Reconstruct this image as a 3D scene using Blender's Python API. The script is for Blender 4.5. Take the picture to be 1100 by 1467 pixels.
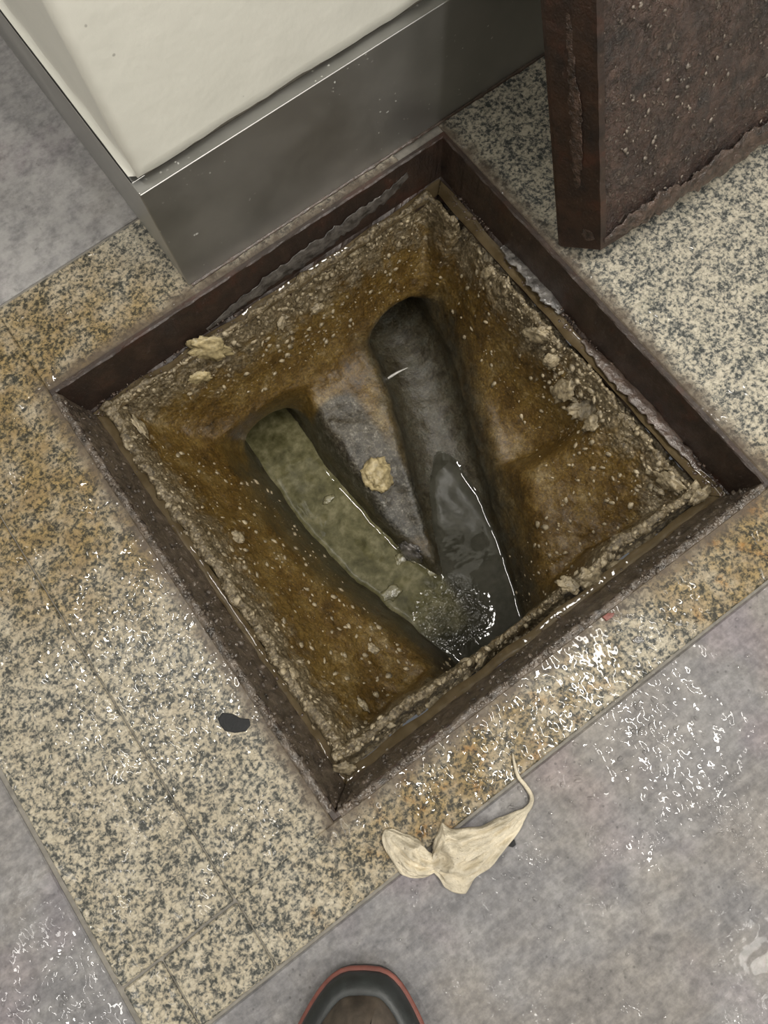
import bpy, bmesh, math, random
import numpy as np
from mathutils import Vector, Matrix, noise as mnoise

random.seed(7)
rng = np.random.default_rng(11)
scene = bpy.context.scene
COL = scene.collection
for o in list(bpy.data.objects):
    bpy.data.objects.remove(o)

# ------------------------------------------------------------------ camera
CAM_LOC = (0.10140875, 0.02148165, 0.63332041)
RX = Vector((0.8058257918884791, -0.5901904959873909, -0.04816608322734062))
RY = Vector((-0.5813531759030798, -0.7730439883174531, -0.25383356159824055))
RZ = Vector((0.11257565453821772, 0.23254713623780177, -0.9660479032806235))
cam_data = bpy.data.cameras.new('camera')
cam = bpy.data.objects.new('camera', cam_data)
COL.objects.link(cam)
m = Matrix.Identity(4)
for r in range(3):
    m[r][0] = RX[r]; m[r][1] = -RY[r]; m[r][2] = -RZ[r]; m[r][3] = CAM_LOC[r]
cam.matrix_world = m
cam_data.sensor_fit = 'VERTICAL'
cam_data.sensor_height = 36.0
cam_data.lens = 36.0 * 1080.0 / 1467.0
cam_data.clip_start = 0.01
scene.camera = cam

# ------------------------------------------------------------------ world, lamps, exposure
world = bpy.data.worlds.new('world')
scene.world = world
world.use_nodes = True
bg = world.node_tree.nodes['Background']
bg.inputs[0].default_value = (0.95, 0.97, 1.0, 1)
bg.inputs[1].default_value = 0.10
scene.view_settings.view_transform = 'Standard'
scene.view_settings.look = 'None'
scene.view_settings.gamma = 1.0
scene.view_settings.use_curve_mapping = False
scene.view_settings.exposure = 0.15
scene.cycles.max_bounces = 6
scene.cycles.diffuse_bounces = 3
scene.cycles.glossy_bounces = 3
scene.cycles.transmission_bounces = 2

CEIL = 2.45
LAMPS = [(-0.45, 0.85, 0.09, 0.50, 15.0), (-1.45, -0.05, 0.14, 0.9, 12.0), (0.85, -0.35, 0.14, 0.9, 27.0), (0.55, -1.75, 0.14, 0.9, 34.0)]  # last lamp is an unseen extra, added to brighten the white pillar wall

# ------------------------------------------------------------------ helpers
def tag(o, label=None, cat=None, group=None, kind=None):
    if label: o['label'] = label
    if cat: o['category'] = cat
    if group: o['group'] = group
    if kind: o['kind'] = kind
    return o

def mesh_obj(name, verts, faces, mat, parent=None, smooth=False):
    me = bpy.data.meshes.new(name)
    me.from_pydata([tuple(map(float, v)) for v in verts] if not isinstance(verts, np.ndarray) else verts.tolist(), [],
                   faces if not isinstance(faces, np.ndarray) else faces.tolist())
    me.update()
    if smooth:
        me.polygons.foreach_set('use_smooth', [True] * len(me.polygons))
    me.materials.append(mat)
    o = bpy.data.objects.new(name, me)
    COL.objects.link(o)
    if parent: o.parent = parent
    return o

def empty(name, loc=(0, 0, 0), rot=(0, 0, 0)):
    o = bpy.data.objects.new(name, None)
    o.empty_display_size = 0.05
    COL.objects.link(o)
    o.location = loc
    o.rotation_euler = rot
    return o

def box(name, x0, x1, y0, y1, z0, z1, mat, parent=None, bevel=0.0):
    bm = bmesh.new()
    bmesh.ops.create_cube(bm, size=1.0)
    for v in bm.verts:
        v.co = Vector(((x0 + x1) / 2 + v.co.x * (x1 - x0), (y0 + y1) / 2 + v.co.y * (y1 - y0), (z0 + z1) / 2 + v.co.z * (z1 - z0)))
    if bevel:
        bmesh.ops.bevel(bm, geom=list(bm.edges), offset=bevel, segments=1, affect='EDGES')
    me = bpy.data.meshes.new(name)
    bm.to_mesh(me); bm.free()
    me.materials.append(mat)
    o = bpy.data.objects.new(name, me)
    COL.objects.link(o)
    if parent: o.parent = parent
    return o

_tab = rng.random((64, 64, 64)).astype(np.float32)
def vnoise(x, y, z, s, off=0.0):
    """smooth value noise, 0..1, s = cycles per metre"""
    x = np.asarray(x, np.float32) * s + off * 7.31; y = np.asarray(y, np.float32) * s + off * 3.17; z = np.asarray(z, np.float32) * s + off * 5.73
    x, y, z = np.broadcast_arrays(x, y, z)
    xi = np.floor(x).astype(np.int32); yi = np.floor(y).astype(np.int32); zi = np.floor(z).astype(np.int32)
    fx = x - xi.astype(np.float32); fy = y - yi.astype(np.float32); fz = z - zi.astype(np.float32)
    fx = fx * fx * (3 - 2 * fx); fy = fy * fy * (3 - 2 * fy); fz = fz * fz * (3 - 2 * fz)
    a = xi & 63; b = yi & 63; c = zi & 63; a1 = (xi + 1) & 63; b1 = (yi + 1) & 63; c1 = (zi + 1) & 63
    def L(p, q, t): return p + (q - p) * t
    return L(L(L(_tab[a, b, c], _tab[a1, b, c], fx), L(_tab[a, b1, c], _tab[a1, b1, c], fx), fy),
             L(L(_tab[a, b, c1], _tab[a1, b, c1], fx), L(_tab[a, b1, c1], _tab[a1, b1, c1], fx), fy), fz)

def sstep(e0, e1, x):
    t = np.clip((x - e0) / (e1 - e0), 0, 1)
    return t * t * (3 - 2 * t)

def on_floor(u, v, z=0.0):
    """point at height z that the photograph shows at pixel (u, v)"""
    d = RX * ((u - 550) / 1080) + RY * ((v - 733.5) / 1080) + RZ
    t = (z - CAM_LOC[2]) / d.z
    return Vector(CAM_LOC) + d * t

# ------------------------------------------------------------------ material builder
class NB:
    def __init__(self, name):
        self.mat = bpy.data.materials.new(name)
        self.mat.use_nodes = True
        self.nt = self.mat.node_tree
        self.bsdf = self.nt.nodes['Principled BSDF']
        self.pos = self.nt.nodes.new('ShaderNodeNewGeometry').outputs['Position']
    def n(self, t): return self.nt.nodes.new(t)
    def put(self, sock, v):
        if hasattr(v, 'is_output'): self.nt.links.new(v, sock)
        else: sock.default_value = v if not (isinstance(v, tuple) and len(v) == 3 and sock.type == 'RGBA') else (*v, 1)
    def set(self, **kw):
        for k, v in kw.items(): self.put(self.bsdf.inputs[k.replace('_', ' ')], v)
    def noise(self, scale, detail=4, rough=0.55, vec=None, dist=0.0, out='Fac'):
        n = self.n('ShaderNodeTexNoise')
        self.put(n.inputs['Vector'], vec if vec is not None else self.pos)
        n.inputs['Scale'].default_value = scale; n.inputs['Detail'].default_value = detail
        n.inputs['Roughness'].default_value = rough; n.inputs['Distortion'].default_value = dist
        return n.outputs[out]
    def voro(self, scale, feature='F1', vec=None, out='Distance', rnd=1.0, smooth=0.4):
        n = self.n('ShaderNodeTexVoronoi'); n.feature = feature
        self.put(n.inputs['Vector'], vec if vec is not None else self.pos)
        n.inputs['Scale'].default_value = scale; n.inputs['Randomness'].default_value = rnd
        if feature == 'SMOOTH_F1': n.inputs['Smoothness'].default_value = smooth
        return n.outputs[out]
    def math(self, op, a, b=0.0, c=0.0, clamp=False):
        n = self.n('ShaderNodeMath'); n.operation = op; n.use_clamp = clamp
        self.put(n.inputs[0], a); self.put(n.inputs[1], b); self.put(n.inputs[2], c)
        return n.outputs[0]
    def vmath(self, op, a, b):
        n = self.n('ShaderNodeVectorMath'); n.operation = op
        self.put(n.inputs[0], a); self.put(n.inputs[1], b)
        return n.outputs['Value' if op in ('LENGTH', 'DISTANCE', 'DOT_PRODUCT') else 0]
    def rng(self, v, a, b, c=0.0, d=1.0, smooth=True):
        n = self.n('ShaderNodeMapRange')
        n.interpolation_type = 'SMOOTHSTEP' if smooth else 'LINEAR'
        self.put(n.inputs[0], v)
        for i, q in enumerate((a, b, c, d)): self.put(n.inputs[i + 1], q)
        return n.outputs[0]
    def ramp(self, f, stops, interp='LINEAR'):
        n = self.n('ShaderNodeValToRGB'); self.put(n.inputs[0], f)
        n.color_ramp.interpolation = interp
        el = n.color_ramp.elements
        while len(el) < len(stops): el.new(0.5)
        for e, (p, c) in zip(el, stops):
            e.position = p; e.color = (*c, 1)
        return n.outputs[0]
    def mix(self, f, a, b, mode='MIX'):
        n = self.n('ShaderNodeMix'); n.data_type = 'RGBA'; n.blend_type = mode
        self.put(n.inputs[0], f); self.put(n.inputs[6], a); self.put(n.inputs[7], b)
        return n.outputs[2]
    def xyz(self):
        n = self.n('ShaderNodeSeparateXYZ'); self.put(n.inputs[0], self.pos)
        return n.outputs
    def attr(self, name):
        n = self.n('ShaderNodeAttribute'); n.attribute_name = name
        return n.outputs['Fac']
    def bump(self, h, strength=0.5, dist=0.001, normal=None):
        n = self.n('ShaderNodeBump'); n.inputs['Strength'].default_value = strength
        n.inputs['Distance'].default_value = dist
        self.put(n.inputs['Height'], h)
        if normal is not None: self.put(n.inputs['Normal'], normal)
        return n.outputs[0]
    def warp(self, scale, amt, vec=None):
        c = self.noise(scale, 2, vec=vec, out='Color')
        n = self.n('ShaderNodeVectorMath'); n.operation = 'MULTIPLY_ADD'
        self.put(n.inputs[0], c); n.inputs[1].default_value = (amt,) * 3
        self.put(n.inputs[2], vec if vec is not None else self.pos)
        return n.outputs[0]
    def blob(self, centre, r0, r1, wob=0.0, wscale=20, sx=1.0, sy=1.0, rot=0.0):
        """soft world-space stain: 1 inside r0, 0 beyond r1"""
        mp = self.n('ShaderNodeMapping'); mp.vector_type = 'TEXTURE'
        mp.inputs['Location'].default_value = (centre[0], centre[1], 0)
        mp.inputs['Rotation'].default_value = (0, 0, rot)
        mp.inputs['Scale'].default_value = (sx, sy, 1)
        fl = self.vmath('MULTIPLY', self.pos, (1.0, 1.0, 0.0))
        self.put(mp.inputs[0], fl)
        d = self.vmath('LENGTH', mp.outputs[0], (0, 0, 0))
        if wob:
            if not hasattr(self, 'wobn'): self.wobn = self.math('SUBTRACT', self.noise(30, 3), 0.5)
            d = self.math('MULTIPLY_ADD', self.wobn, wob, d)
        return self.rng(d, r0, r1, 1.0, 0.0)

def wet_relief(b, wetmask, s1=46, s2=150, amount=1.0):
    """thin uneven film of water: relief for the clear coat"""
    h1 = b.noise(s1, 1, 0.5, dist=0.6)
    h2 = b.noise(s2, 0, 0.5)
    h = b.math('MULTIPLY_ADD', h2, 0.20, h1)
    h = b.math('MULTIPLY', h, wetmask)
    return b.bump(h, 1.0, 0.0075 * amount)

def make_granite():
    b = NB('granite')
    g = b.noise(300, 3, 0.62, vec=b.warp(160, 0.004))
    clus = b.noise(60, 3, 0.6)
    g = b.math('MULTIPLY_ADD', clus, 0.42, b.math('SUBTRACT', g, 0.21))
    col = b.ramp(g, [(0.36, (0.050, 0.054, 0.052)), (0.44, (0.155, 0.155, 0.140)), (0.50, (0.29, 0.272, 0.225)), (0.57, (0.42, 0.385, 0.305)), (0.72, (0.55, 0.505, 0.41))])
    spk = b.rng(b.voro(260, vec=b.warp(200, 0.005)), 0.16, 0.30, 1.0, 0.0)
    spk = b.math('MULTIPLY', spk, b.rng(b.noise(90, 2), 0.46, 0.56))
    col = b.mix(b.math('MULTIPLY', spk, 0.75), col, (0.055, 0.060, 0.062))
    blot = b.math('MULTIPLY', b.rng(b.noise(34, 4, 0.6), 0.56, 0.68), 0.5)
    col = b.mix(blot, col, b.mix(1.0, col, (0.62, 0.64, 0.62), 'MULTIPLY'))
    # ochre and brown staining left by the overflow, in patches of their own
    x_, y_, z_ = b.xyz()
    pa = on_floor(60, 650); pb = on_floor(640, 1110); pc = on_floor(200, 740); pd = on_floor(1040, 770); pe = on_floor(800, 1010)
    s1 = b.blob((pa.x + 0.02, pa.y), 0.10, 0.27, 0.07, 30)
    s2 = b.blob((pc.x, pc.y), 0.02, 0.13, 0.06, 30, sx=0.6, sy=1.4)
    s4 = b.blob((0.10, -0.04), 0.01, 0.075, 0.07, 30, sx=3.0, sy=1.0)
    s5 = b.blob((pd.x, -0.03), 0.02, 0.10, 0.06, 30, sx=1.6, sy=1.0)
    st = b.math('MAXIMUM', b.math('MAXIMUM', s1, s2), b.math('MAXIMUM', s4, s5))
    patch = b.noise(26, 5, 0.65)
    st = b.math('MAXIMUM', st, b.rng(b.math('ADD', x_, y_), 0.62, 0.30, 0.0, 0.30))
    st = b.math('MULTIPLY', st, b.rng(patch, 0.30, 0.60, 0.45, 1.0))
    stcol = b.mix(b.rng(b.noise(60, 3), 0.4, 0.65), (0.66, 0.51, 0.27), (0.50, 0.39, 0.24))
    col = b.mix(st, col, b.mix(1.0, col, stcol, 'MULTIPLY'))
    org = b.math('MULTIPLY', b.math('MAXIMUM', s4, s5), b.rng(b.noise(48, 4, 0.6), 0.54, 0.70))
    col = b.mix(b.math('MULTIPLY', org, 0.75), col, b.mix(1.0, col, (1.0, 0.60, 0.20), 'MULTIPLY'))
    # grime rubbed in round the frame
    x, y, z = b.xyz()
    ax = b.math('ABSOLUTE', b.math('SUBTRACT', x, 0.225)); ay = b.math('ABSOLUTE', b.math('SUBTRACT', y, 0.225))
    dfr = b.math('SUBTRACT', b.math('MAXIMUM', ax, ay), 0.2305)
    dfr = b.math('MULTIPLY_ADD', b.math('SUBTRACT', b.noise(70, 4, 0.6), 0.5), 0.028, dfr)
    gr = b.rng(dfr, -0.002, 0.020, 0.95, 0.0)
    col = b.mix(gr, col, b.mix(b.noise(160, 3), (0.060, 0.044, 0.032), (0.13, 0.10, 0.072)))
    # wet where the pit overflowed
    wl = on_floor(230, 930); wr = on_floor(700, 1080)
    wet = b.math('MAXIMUM', b.blob((wl.x, wl.y), 0.02, 0.17, 0.05, 25), b.blob((wr.x, wr.y), 0.0, 0.13, 0.05, 25, sx=1.4, sy=0.8))
    wet2 = b.math('MAXIMUM', wet, b.rng(b.noise(20, 3), 0.50, 0.68, 0.03, 0.42))
    b.set(Base_Color=col, Roughness=b.rng(wet2, 0, 1, 0.52, 0.40), Normal=b.bump(b.noise(500, 2), 0.15, 0.0006))
    b.set(Specular_IOR_Level=0.25, Coat_Weight=b.rng(wet2, 0.0, 0.6, 0.10, 1.0), Coat_Roughness=0.025, Coat_IOR=1.4, Coat_Normal=wet_relief(b, wet2))
    return b.mat

def make_greytile():
    b = NB('grey_tile_surface')
    a = b.noise(14, 8, 0.72, dist=0.5)
    st = b.n('ShaderNodeMapping'); st.inputs['Rotation'].default_value = (0, 0, 1.0); st.inputs['Scale'].default_value = (1.0, 5.0, 1.0)
    b.put(st.inputs[0], b.pos)
    scr = b.noise(26, 6, 0.7, vec=st.outputs[0])
    f = b.math('ADD', b.math('MULTIPLY', a, 0.62), b.math('MULTIPLY', scr, 0.38))
    col = b.ramp(f, [(0.30, (0.10, 0.10, 0.106)), (0.45, (0.185, 0.181, 0.187)), (0.55, (0.245, 0.238, 0.238)), (0.70, (0.345, 0.335, 0.325))])
    col = b.mix(0.55, col, b.mix(1.0, col, b.ramp(b.noise(140, 5, 0.7), [(0.38, (0.55, 0.55, 0.55)), (0.62, (1.25, 1.25, 1.25))]), 'MULTIPLY'))
    pur = b.rng(b.noise(8, 2), 0.52, 0.68)
    col = b.mix(b.math('MULTIPLY', pur, 0.5), col, b.mix(1.0, col, (1.0, 0.86, 0.95), 'MULTIPLY'))
    warm = b.rng(b.noise(6.5, 3, vec=b.warp(3, 0.2)), 0.48, 0.64)
    col = b.mix(b.math('MULTIPLY', warm, 0.6), col, b.mix(1.0, col, (1.0, 0.93, 0.82), 'MULTIPLY'))
    sp = b.rng(b.voro(150), 0.10, 0.2, 1.0, 0.0)
    sp = b.math('MULTIPLY', sp, b.rng(b.noise(30, 2), 0.50, 0.62))
    col = b.mix(b.math('MULTIPLY', sp, 0.55), col, (0.07, 0.068, 0.066))
    lf = on_floor(60, 340); 
    mott = b.math('MULTIPLY', b.blob((lf.x, lf.y), 0.10, 0.45), b.rng(b.noise(45, 5, 0.7), 0.38, 0.62, 0.25, 1.0))
    col = b.mix(b.math('MULTIPLY', mott, 0.65), col, (0.40, 0.39, 0.38))
    wr = on_floor(930, 1030); wl = on_floor(90, 1450)
    wet = b.math('MAXIMUM', b.blob((wr.x, wr.y), 0.0, 0.10, 0.06, 30), b.blob((wl.x, wl.y), 0.0, 0.09, 0.06, 30))
    wet2 = b.math('MAXIMUM', wet, b.rng(b.noise(22, 4, 0.6), 0.52, 0.68, 0.04, 0.38))
    b.set(Base_Color=col, Roughness=b.rng(wet2, 0, 1, 0.58, 0.45), Normal=b.bump(scr, 0.08, 0.0006))
    b.set(Specular_IOR_Level=0.25, Coat_Weight=b.rng(wet2, 0.0, 0.6, 0.08, 1.0), Coat_Roughness=0.03, Coat_IOR=1.36, Coat_Normal=wet_relief(b, wet2, 44, 150))
    return b.mat

def make_rust(name, dark=(0.020, 0.013, 0.010), mid=(0.036, 0.023, 0.017), red=(0.065, 0.026, 0.016), scale=1.0, coat=0.3):
    b = NB(name)
    f = b.noise(40 * scale, 6, 0.65)
    col = b.ramp(f, [(0.32, dark), (0.52, mid), (0.75, tuple(min(1, 1.9 * c) for c in mid))])
    r = b.rng(b.noise(28 * scale, 4, 0.6, vec=b.warp(10, 0.05)), 0.54, 0.70)
    col = b.mix(b.math('MULTIPLY', r, 0.6), col, red)
    c2 = b.rng(b.noise(170, 4, 0.7), 0.62, 0.75)
    col = b.mix(b.math('MULTIPLY', c2, 0.45), col, (0.22, 0.18, 0.14))
    h = b.math('ADD', b.noise(150, 5, 0.7), b.math('MULTIPLY', b.noise(420, 3), 0.5))
    b.set(Base_Color=col, Roughness=b.rng(f, 0.3, 0.7, 0.55, 0.32), Normal=b.bump(h, 0.6, 0.0016))
    b.set(Coat_Weight=coat, Coat_Roughness=0.12, Coat_IOR=1.33, Coat_Normal=b.bump(b.noise(190, 3), 0.7, 0.0015))
    return b.mat

def make_pit():
    b = NB('slimy_concrete')
    lip = b.attr('lip'); ch = b.attr('chan'); chr_ = b.attr('chanr')
    n1 = b.noise(24, 5, 0.6); n2 = b.noise(130, 4, 0.65)
    ochre = b.ramp(b.math('MULTIPLY_ADD', n2, 0.35, b.math('MULTIPLY', n1, 0.75)), [(0.36, (0.036, 0.020, 0.004)), (0.50, (0.092, 0.051, 0.008)), (0.62, (0.138, 0.086, 0.020)), (0.78, (0.235, 0.18, 0.09))])
    grit = b.ramp(b.noise(380, 3, 0.7), [(0.36, (0.45, 0.42, 0.38)), (0.50, (0.95, 0.95, 0.95)), (0.60, (1.25, 1.25, 1.25)), (0.70, (2.1, 2.2, 2.4))])
    # pale scale crusting the upper edge
    ln = b.math('ADD', lip, b.math('MULTIPLY', b.math('SUBTRACT', b.noise(42, 6, 0.7), 0.5), 0.11))
    crust = b.rng(ln, 0.004, 0.036, 1.0, 0.0)
    ccol = b.ramp(b.math('MULTIPLY_ADD', b.noise(330, 3, 0.7), 0.6, b.math('MULTIPLY', b.noise(110, 4, 0.7), 0.55)), [(0.40, (0.030, 0.021, 0.010)), (0.52, (0.095, 0.072, 0.038)), (0.62, (0.195, 0.155, 0.092)), (0.78, (0.42, 0.35, 0.235))])
    fleck = b.rng(b.voro(140, vec=b.warp(90, 0.012)), 0.10, 0.30, 1.0, 0.0)
    fleck = b.math('MULTIPLY', fleck, b.rng(ln, 0.03, 0.085, 0.9, 0.0))
    fleck = b.math('MULTIPLY', fleck, b.rng(b.noise(60, 3), 0.45, 0.6))
    col = b.mix(b.math('MULTIPLY', crust, 0.92), ochre, ccol)
    col = b.mix(b.math('MULTIPLY', fleck, 0.75), col, (0.40, 0.34, 0.24))
    # grey-green slime along the two flow channels, darkened to paint in their depth shade
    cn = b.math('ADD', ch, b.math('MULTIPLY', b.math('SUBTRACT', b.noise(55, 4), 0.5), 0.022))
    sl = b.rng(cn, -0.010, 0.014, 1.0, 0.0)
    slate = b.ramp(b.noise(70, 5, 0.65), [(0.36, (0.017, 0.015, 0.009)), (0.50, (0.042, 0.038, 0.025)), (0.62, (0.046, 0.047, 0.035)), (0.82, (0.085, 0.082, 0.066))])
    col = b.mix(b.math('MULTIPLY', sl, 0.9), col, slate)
    rg = b.rng(b.math('ADD', chr_, b.math('MULTIPLY', b.math('SUBTRACT', b.noise(50, 4), 0.5), 0.05)), 0.12, 0.5)
    rcol = b.ramp(b.noise(95, 5, 0.7), [(0.38, (0.016, 0.015, 0.011)), (0.52, (0.044, 0.041, 0.031)), (0.64, (0.105, 0.099, 0.080)), (0.8, (0.25, 0.24, 0.20))])
    col = b.mix(b.math('MULTIPLY', rg, 0.85), col, rcol)
    col = b.mix(0.8, col, b.mix(1.0, col, grit, 'MULTIPLY'))
    h = b.math('ADD', b.math('MULTIPLY', b.noise(300, 4, 0.7), b.rng(crust, 0, 1, 0.7, 1.6)), b.math('MULTIPLY', b.noise(90, 4), 0.6))
    nrm = b.bump(h, 0.55, 0.0022)
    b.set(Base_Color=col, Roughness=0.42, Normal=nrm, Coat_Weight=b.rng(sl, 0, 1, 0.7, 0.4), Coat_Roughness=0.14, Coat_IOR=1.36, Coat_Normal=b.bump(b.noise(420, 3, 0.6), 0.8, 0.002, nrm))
    return b.mat

def make_plain(name, col, rough=0.5, metal=0.0, nscale=60, var=0.25, bumps=0.2, bdist=0.001, coat=0.0, bscale=200, crough=0.08):
    b = NB(name)
    f = b.noise(nscale, 5, 0.6)
    lo = tuple(max(0, c * (1 - var)) for c in col); hi = tuple(min(1, c * (1 + var)) for c in col)
    b.set(Base_Color=b.ramp(f, [(0.3, lo), (0.7, hi)]), Roughness=rough, Metallic=metal)
    n = b.bump(b.noise(bscale, 4, 0.6), bumps, bdist)
    b.set(Normal=n)
    if coat: b.set(Coat_Weight=coat, Coat_Roughness=crough, Coat_Normal=n)
    return b.mat

def make_water(name, c1, c2, bscale=60, bamt=0.5, trans=0.0, wild=None):
    b = NB(name)
    f = b.noise(45, 5, 0.6, vec=b.warp(30, 0.02))
    col = b.ramp(f, [(0.35, c1), (0.68, c2)])
    b.set(Base_Color=col, Roughness=0.06, IOR=1.33)
    if trans: b.set(Transmission_Weight=trans)
    h = b.noise(bscale, 2, 0.5)
    amt = bamt
    nrm = b.bump(h, 1.0, 0.0012 * bamt)
    if wild is not None:
        mk = b.blob(wild[:2], wild[2] * 0.2, wild[2])
        nrm = b.bump(b.math('MULTIPLY', b.noise(110, 2, 0.5, vec=b.warp(40, 0.01)), mk), 1.0, 0.007, nrm)
    b.set(Normal=nrm)
    return b.mat

M = {}
M['granite'] = make_granite()
M['grey'] = make_greytile()
M['rust'] = make_rust('rusty_frame_steel')
M['lid_rust'] = make_rust('rusty_cover_steel', (0.014, 0.009, 0.007), (0.034, 0.019, 0.013), (0.07, 0.026, 0.015))
M['pit'] = make_pit()
M['grout'] = make_plain('grout', (0.16, 0.145, 0.12), 0.7, nscale=120)
M['joint'] = make_plain('joint_filler', (0.20, 0.185, 0.16), 0.7, nscale=120)

# white paint on the pillar
b = NB('white_wall_paint')
f = b.noise(9, 4)
x, y, z = b.xyz()
col = b.ramp(f, [(0.3, (0.82, 0.815, 0.735)), (0.7, (0.89, 0.88, 0.80))])
mk = b.math('MULTIPLY', b.rng(b.voro(60, vec=b.warp(40, 0.01)), 0.06, 0.10, 1, 0), b.rng(b.noise(16, 3), 0.60, 0.66))
col = b.mix(b.math('MULTIPLY', mk, 0.6), col, (0.30, 0.29, 0.26))
b.set(Base_Color=col, Roughness=0.38, Normal=b.bump(b.math('ADD', b.noise(22, 3), b.math('MULTIPLY', b.noise(160, 3), 0.12)), 0.35, 0.004))
M['white'] = b.mat

# brushed steel skirting, splashed with dried spots
b = NB('stainless_steel')
f = b.noise(10, 5, 0.6)
sp = b.math('MULTIPLY', b.rng(b.voro(130, vec=b.warp(120, 0.006)), 0.09, 0.16, 1, 0), b.rng(b.noise(14, 4, 0.6), 0.50, 0.60))
col = b.ramp(f, [(0.3, (0.40, 0.40, 0.385)), (0.7, (0.52, 0.515, 0.495))])
col = b.mix(b.math('MULTIPLY', sp, 0.8), col, (0.85, 0.85, 0.80))
b.set(Base_Color=col, Metallic=b.math('MULTIPLY_ADD', sp, -0.7, 0.92), Roughness=b.rng(f, 0.3, 0.7, 0.40, 0.52), Normal=b.bump(b.noise(9, 2), 0.12, 0.004))
M['steel'] = b.mat

# underside of the cover: rusty steel under pale scale
b = NB('cover_underside')
f = b.noise(60, 6, 0.7)
col = b.ramp(f, [(0.34, (0.014, 0.007, 0.006)), (0.5, (0.046, 0.023, 0.016)), (0.70, (0.105, 0.056, 0.038))])
r = b.rng(b.noise(20, 3), 0.52, 0.66)
col = b.mix(b.math('MULTIPLY', r, 0.35), col, (0.11, 0.055, 0.036))
fl = b.math('MULTIPLY', b.rng(b.noise(190, 4, 0.75, dist=0.8), 0.50, 0.62), b.rng(b.noise(20, 3), 0.34, 0.54))
col = b.mix(b.math('MULTIPLY', fl, 0.5), col, (0.27, 0.215, 0.17))
h = b.math('ADD', b.noise(210, 5, 0.7), fl)
nn = b.bump(h, 1.0, 0.004)
b.set(Base_Color=col, Roughness=0.4, Normal=nn, Coat_Weight=0.8, Coat_Roughness=0.14, Coat_Normal=b.bump(b.noise(380, 3), 0.6, 0.0014, nn))
M['under'] = b.mat

M['crud'] = make_plain('pale_scale', (0.30, 0.245, 0.155), 0.5, nscale=160, var=0.55, bumps=0.8, bdist=0.002, coat=0.5, bscale=260, crough=0.2)
M['pale'] = make_plain('pale_crust', (0.36, 0.30, 0.20), 0.5, nscale=130, var=0.6, bumps=0.8, bdist=0.002, coat=0.3, bscale=300, crough=0.2)
M['lidflake'] = make_plain('grey_scale', (0.19, 0.16, 0.13), 0.45, nscale=60, var=0.7, bumps=0.6, coat=0.4, crough=0.15)
M['fat'] = make_plain('yellow_fat', (0.40, 0.325, 0.175), 0.45, nscale=140, var=0.45, bumps=0.7, bdist=0.0018, coat=0.4, bscale=240, crough=0.2)
M['scum'] = make_plain('stream_scum', (0.17, 0.155, 0.085), 0.3, nscale=160, var=0.5, bumps=0.6, coat=0.4)
M['sludge'] = make_plain('grey_sludge', (0.105, 0.096, 0.088), 0.3, nscale=110, var=0.8, bumps=0.8, bdist=0.002, coat=1.0, bscale=170)
M['brown_sludge'] = make_plain('brown_sludge', (0.070, 0.047, 0.035), 0.35, nscale=90, var=0.5, bumps=0.8, bdist=0.002, coat=0.9, bscale=200)
M['mud'] = make_plain('brown_mud', (0.088, 0.068, 0.051), 0.4, nscale=110, var=0.75, bumps=0.9, bdist=0.003, coat=0.7, bscale=170)
M['lid_sludge'] = make_plain('cover_sludge', (0.060, 0.037, 0.027), 0.4, nscale=120, var=0.9, bumps=1.0, bdist=0.004, coat=0.6, bscale=150, crough=0.12)
M['crumb'] = make_plain('rust_crumbs', (0.075, 0.05, 0.036), 0.35, nscale=200, var=0.8, bumps=0.5, coat=1.0)
M['black'] = make_plain('black_scrap', (0.012, 0.013, 0.014), 0.75, bumps=0.6, bdist=0.002)
M['rag'] = make_plain('wet_white_cloth', (0.54, 0.480, 0.365), 0.6, nscale=38, var=0.30, bumps=0.9, bdist=0.005, coat=0.15, bscale=70, crough=0.25)
M['rubber'] = make_plain('black_rubber', (0.018, 0.021, 0.021), 0.45, nscale=70, var=0.5, bumps=0.3)
M['redtrim'] = make_plain('red_rubber', (0.20, 0.070, 0.055), 0.5, nscale=90, var=0.3)
M['leather'] = make_plain('grimy_toe_leather', (0.060, 0.047, 0.036), 0.45, nscale=60, var=0.7, bumps=0.4, coat=0.3)
M['lacing'] = make_plain('lace_cord', (0.06, 0.055, 0.05), 0.7)
M['plaster'] = make_plain('ceiling_paint', (0.78, 0.77, 0.74), 0.7, nscale=4, var=0.05)
M['sliver'] = make_plain('sliver_white', (0.62, 0.60, 0.56), 0.3)
b = NB('lamp_diffuser')
b.set(Base_Color=(0.9, 0.9, 0.9), Emission_Color=(1.0, 0.965, 0.90), Emission_Strength=1.0)
M['lampwhite'] = make_plain('lamp_housing', (0.75, 0.75, 0.74), 0.4)

# ------------------------------------------------------------------ the room
G = 0.0011   # half a joint
floor = empty('floor'); tag(floor, kind='structure')
def slab(name, x0, x1, y0, y1, z0, z1, mat, bev=0.0012, g=(G, G, G, G)):
    return box(name, x0 + g[0], x1 - g[1], y0 + g[2], y1 - g[3], z0, z1, mat, floor, bev)
XL, XR, YN, YF = -2.6, 2.6, -2.6, 2.6
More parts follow.
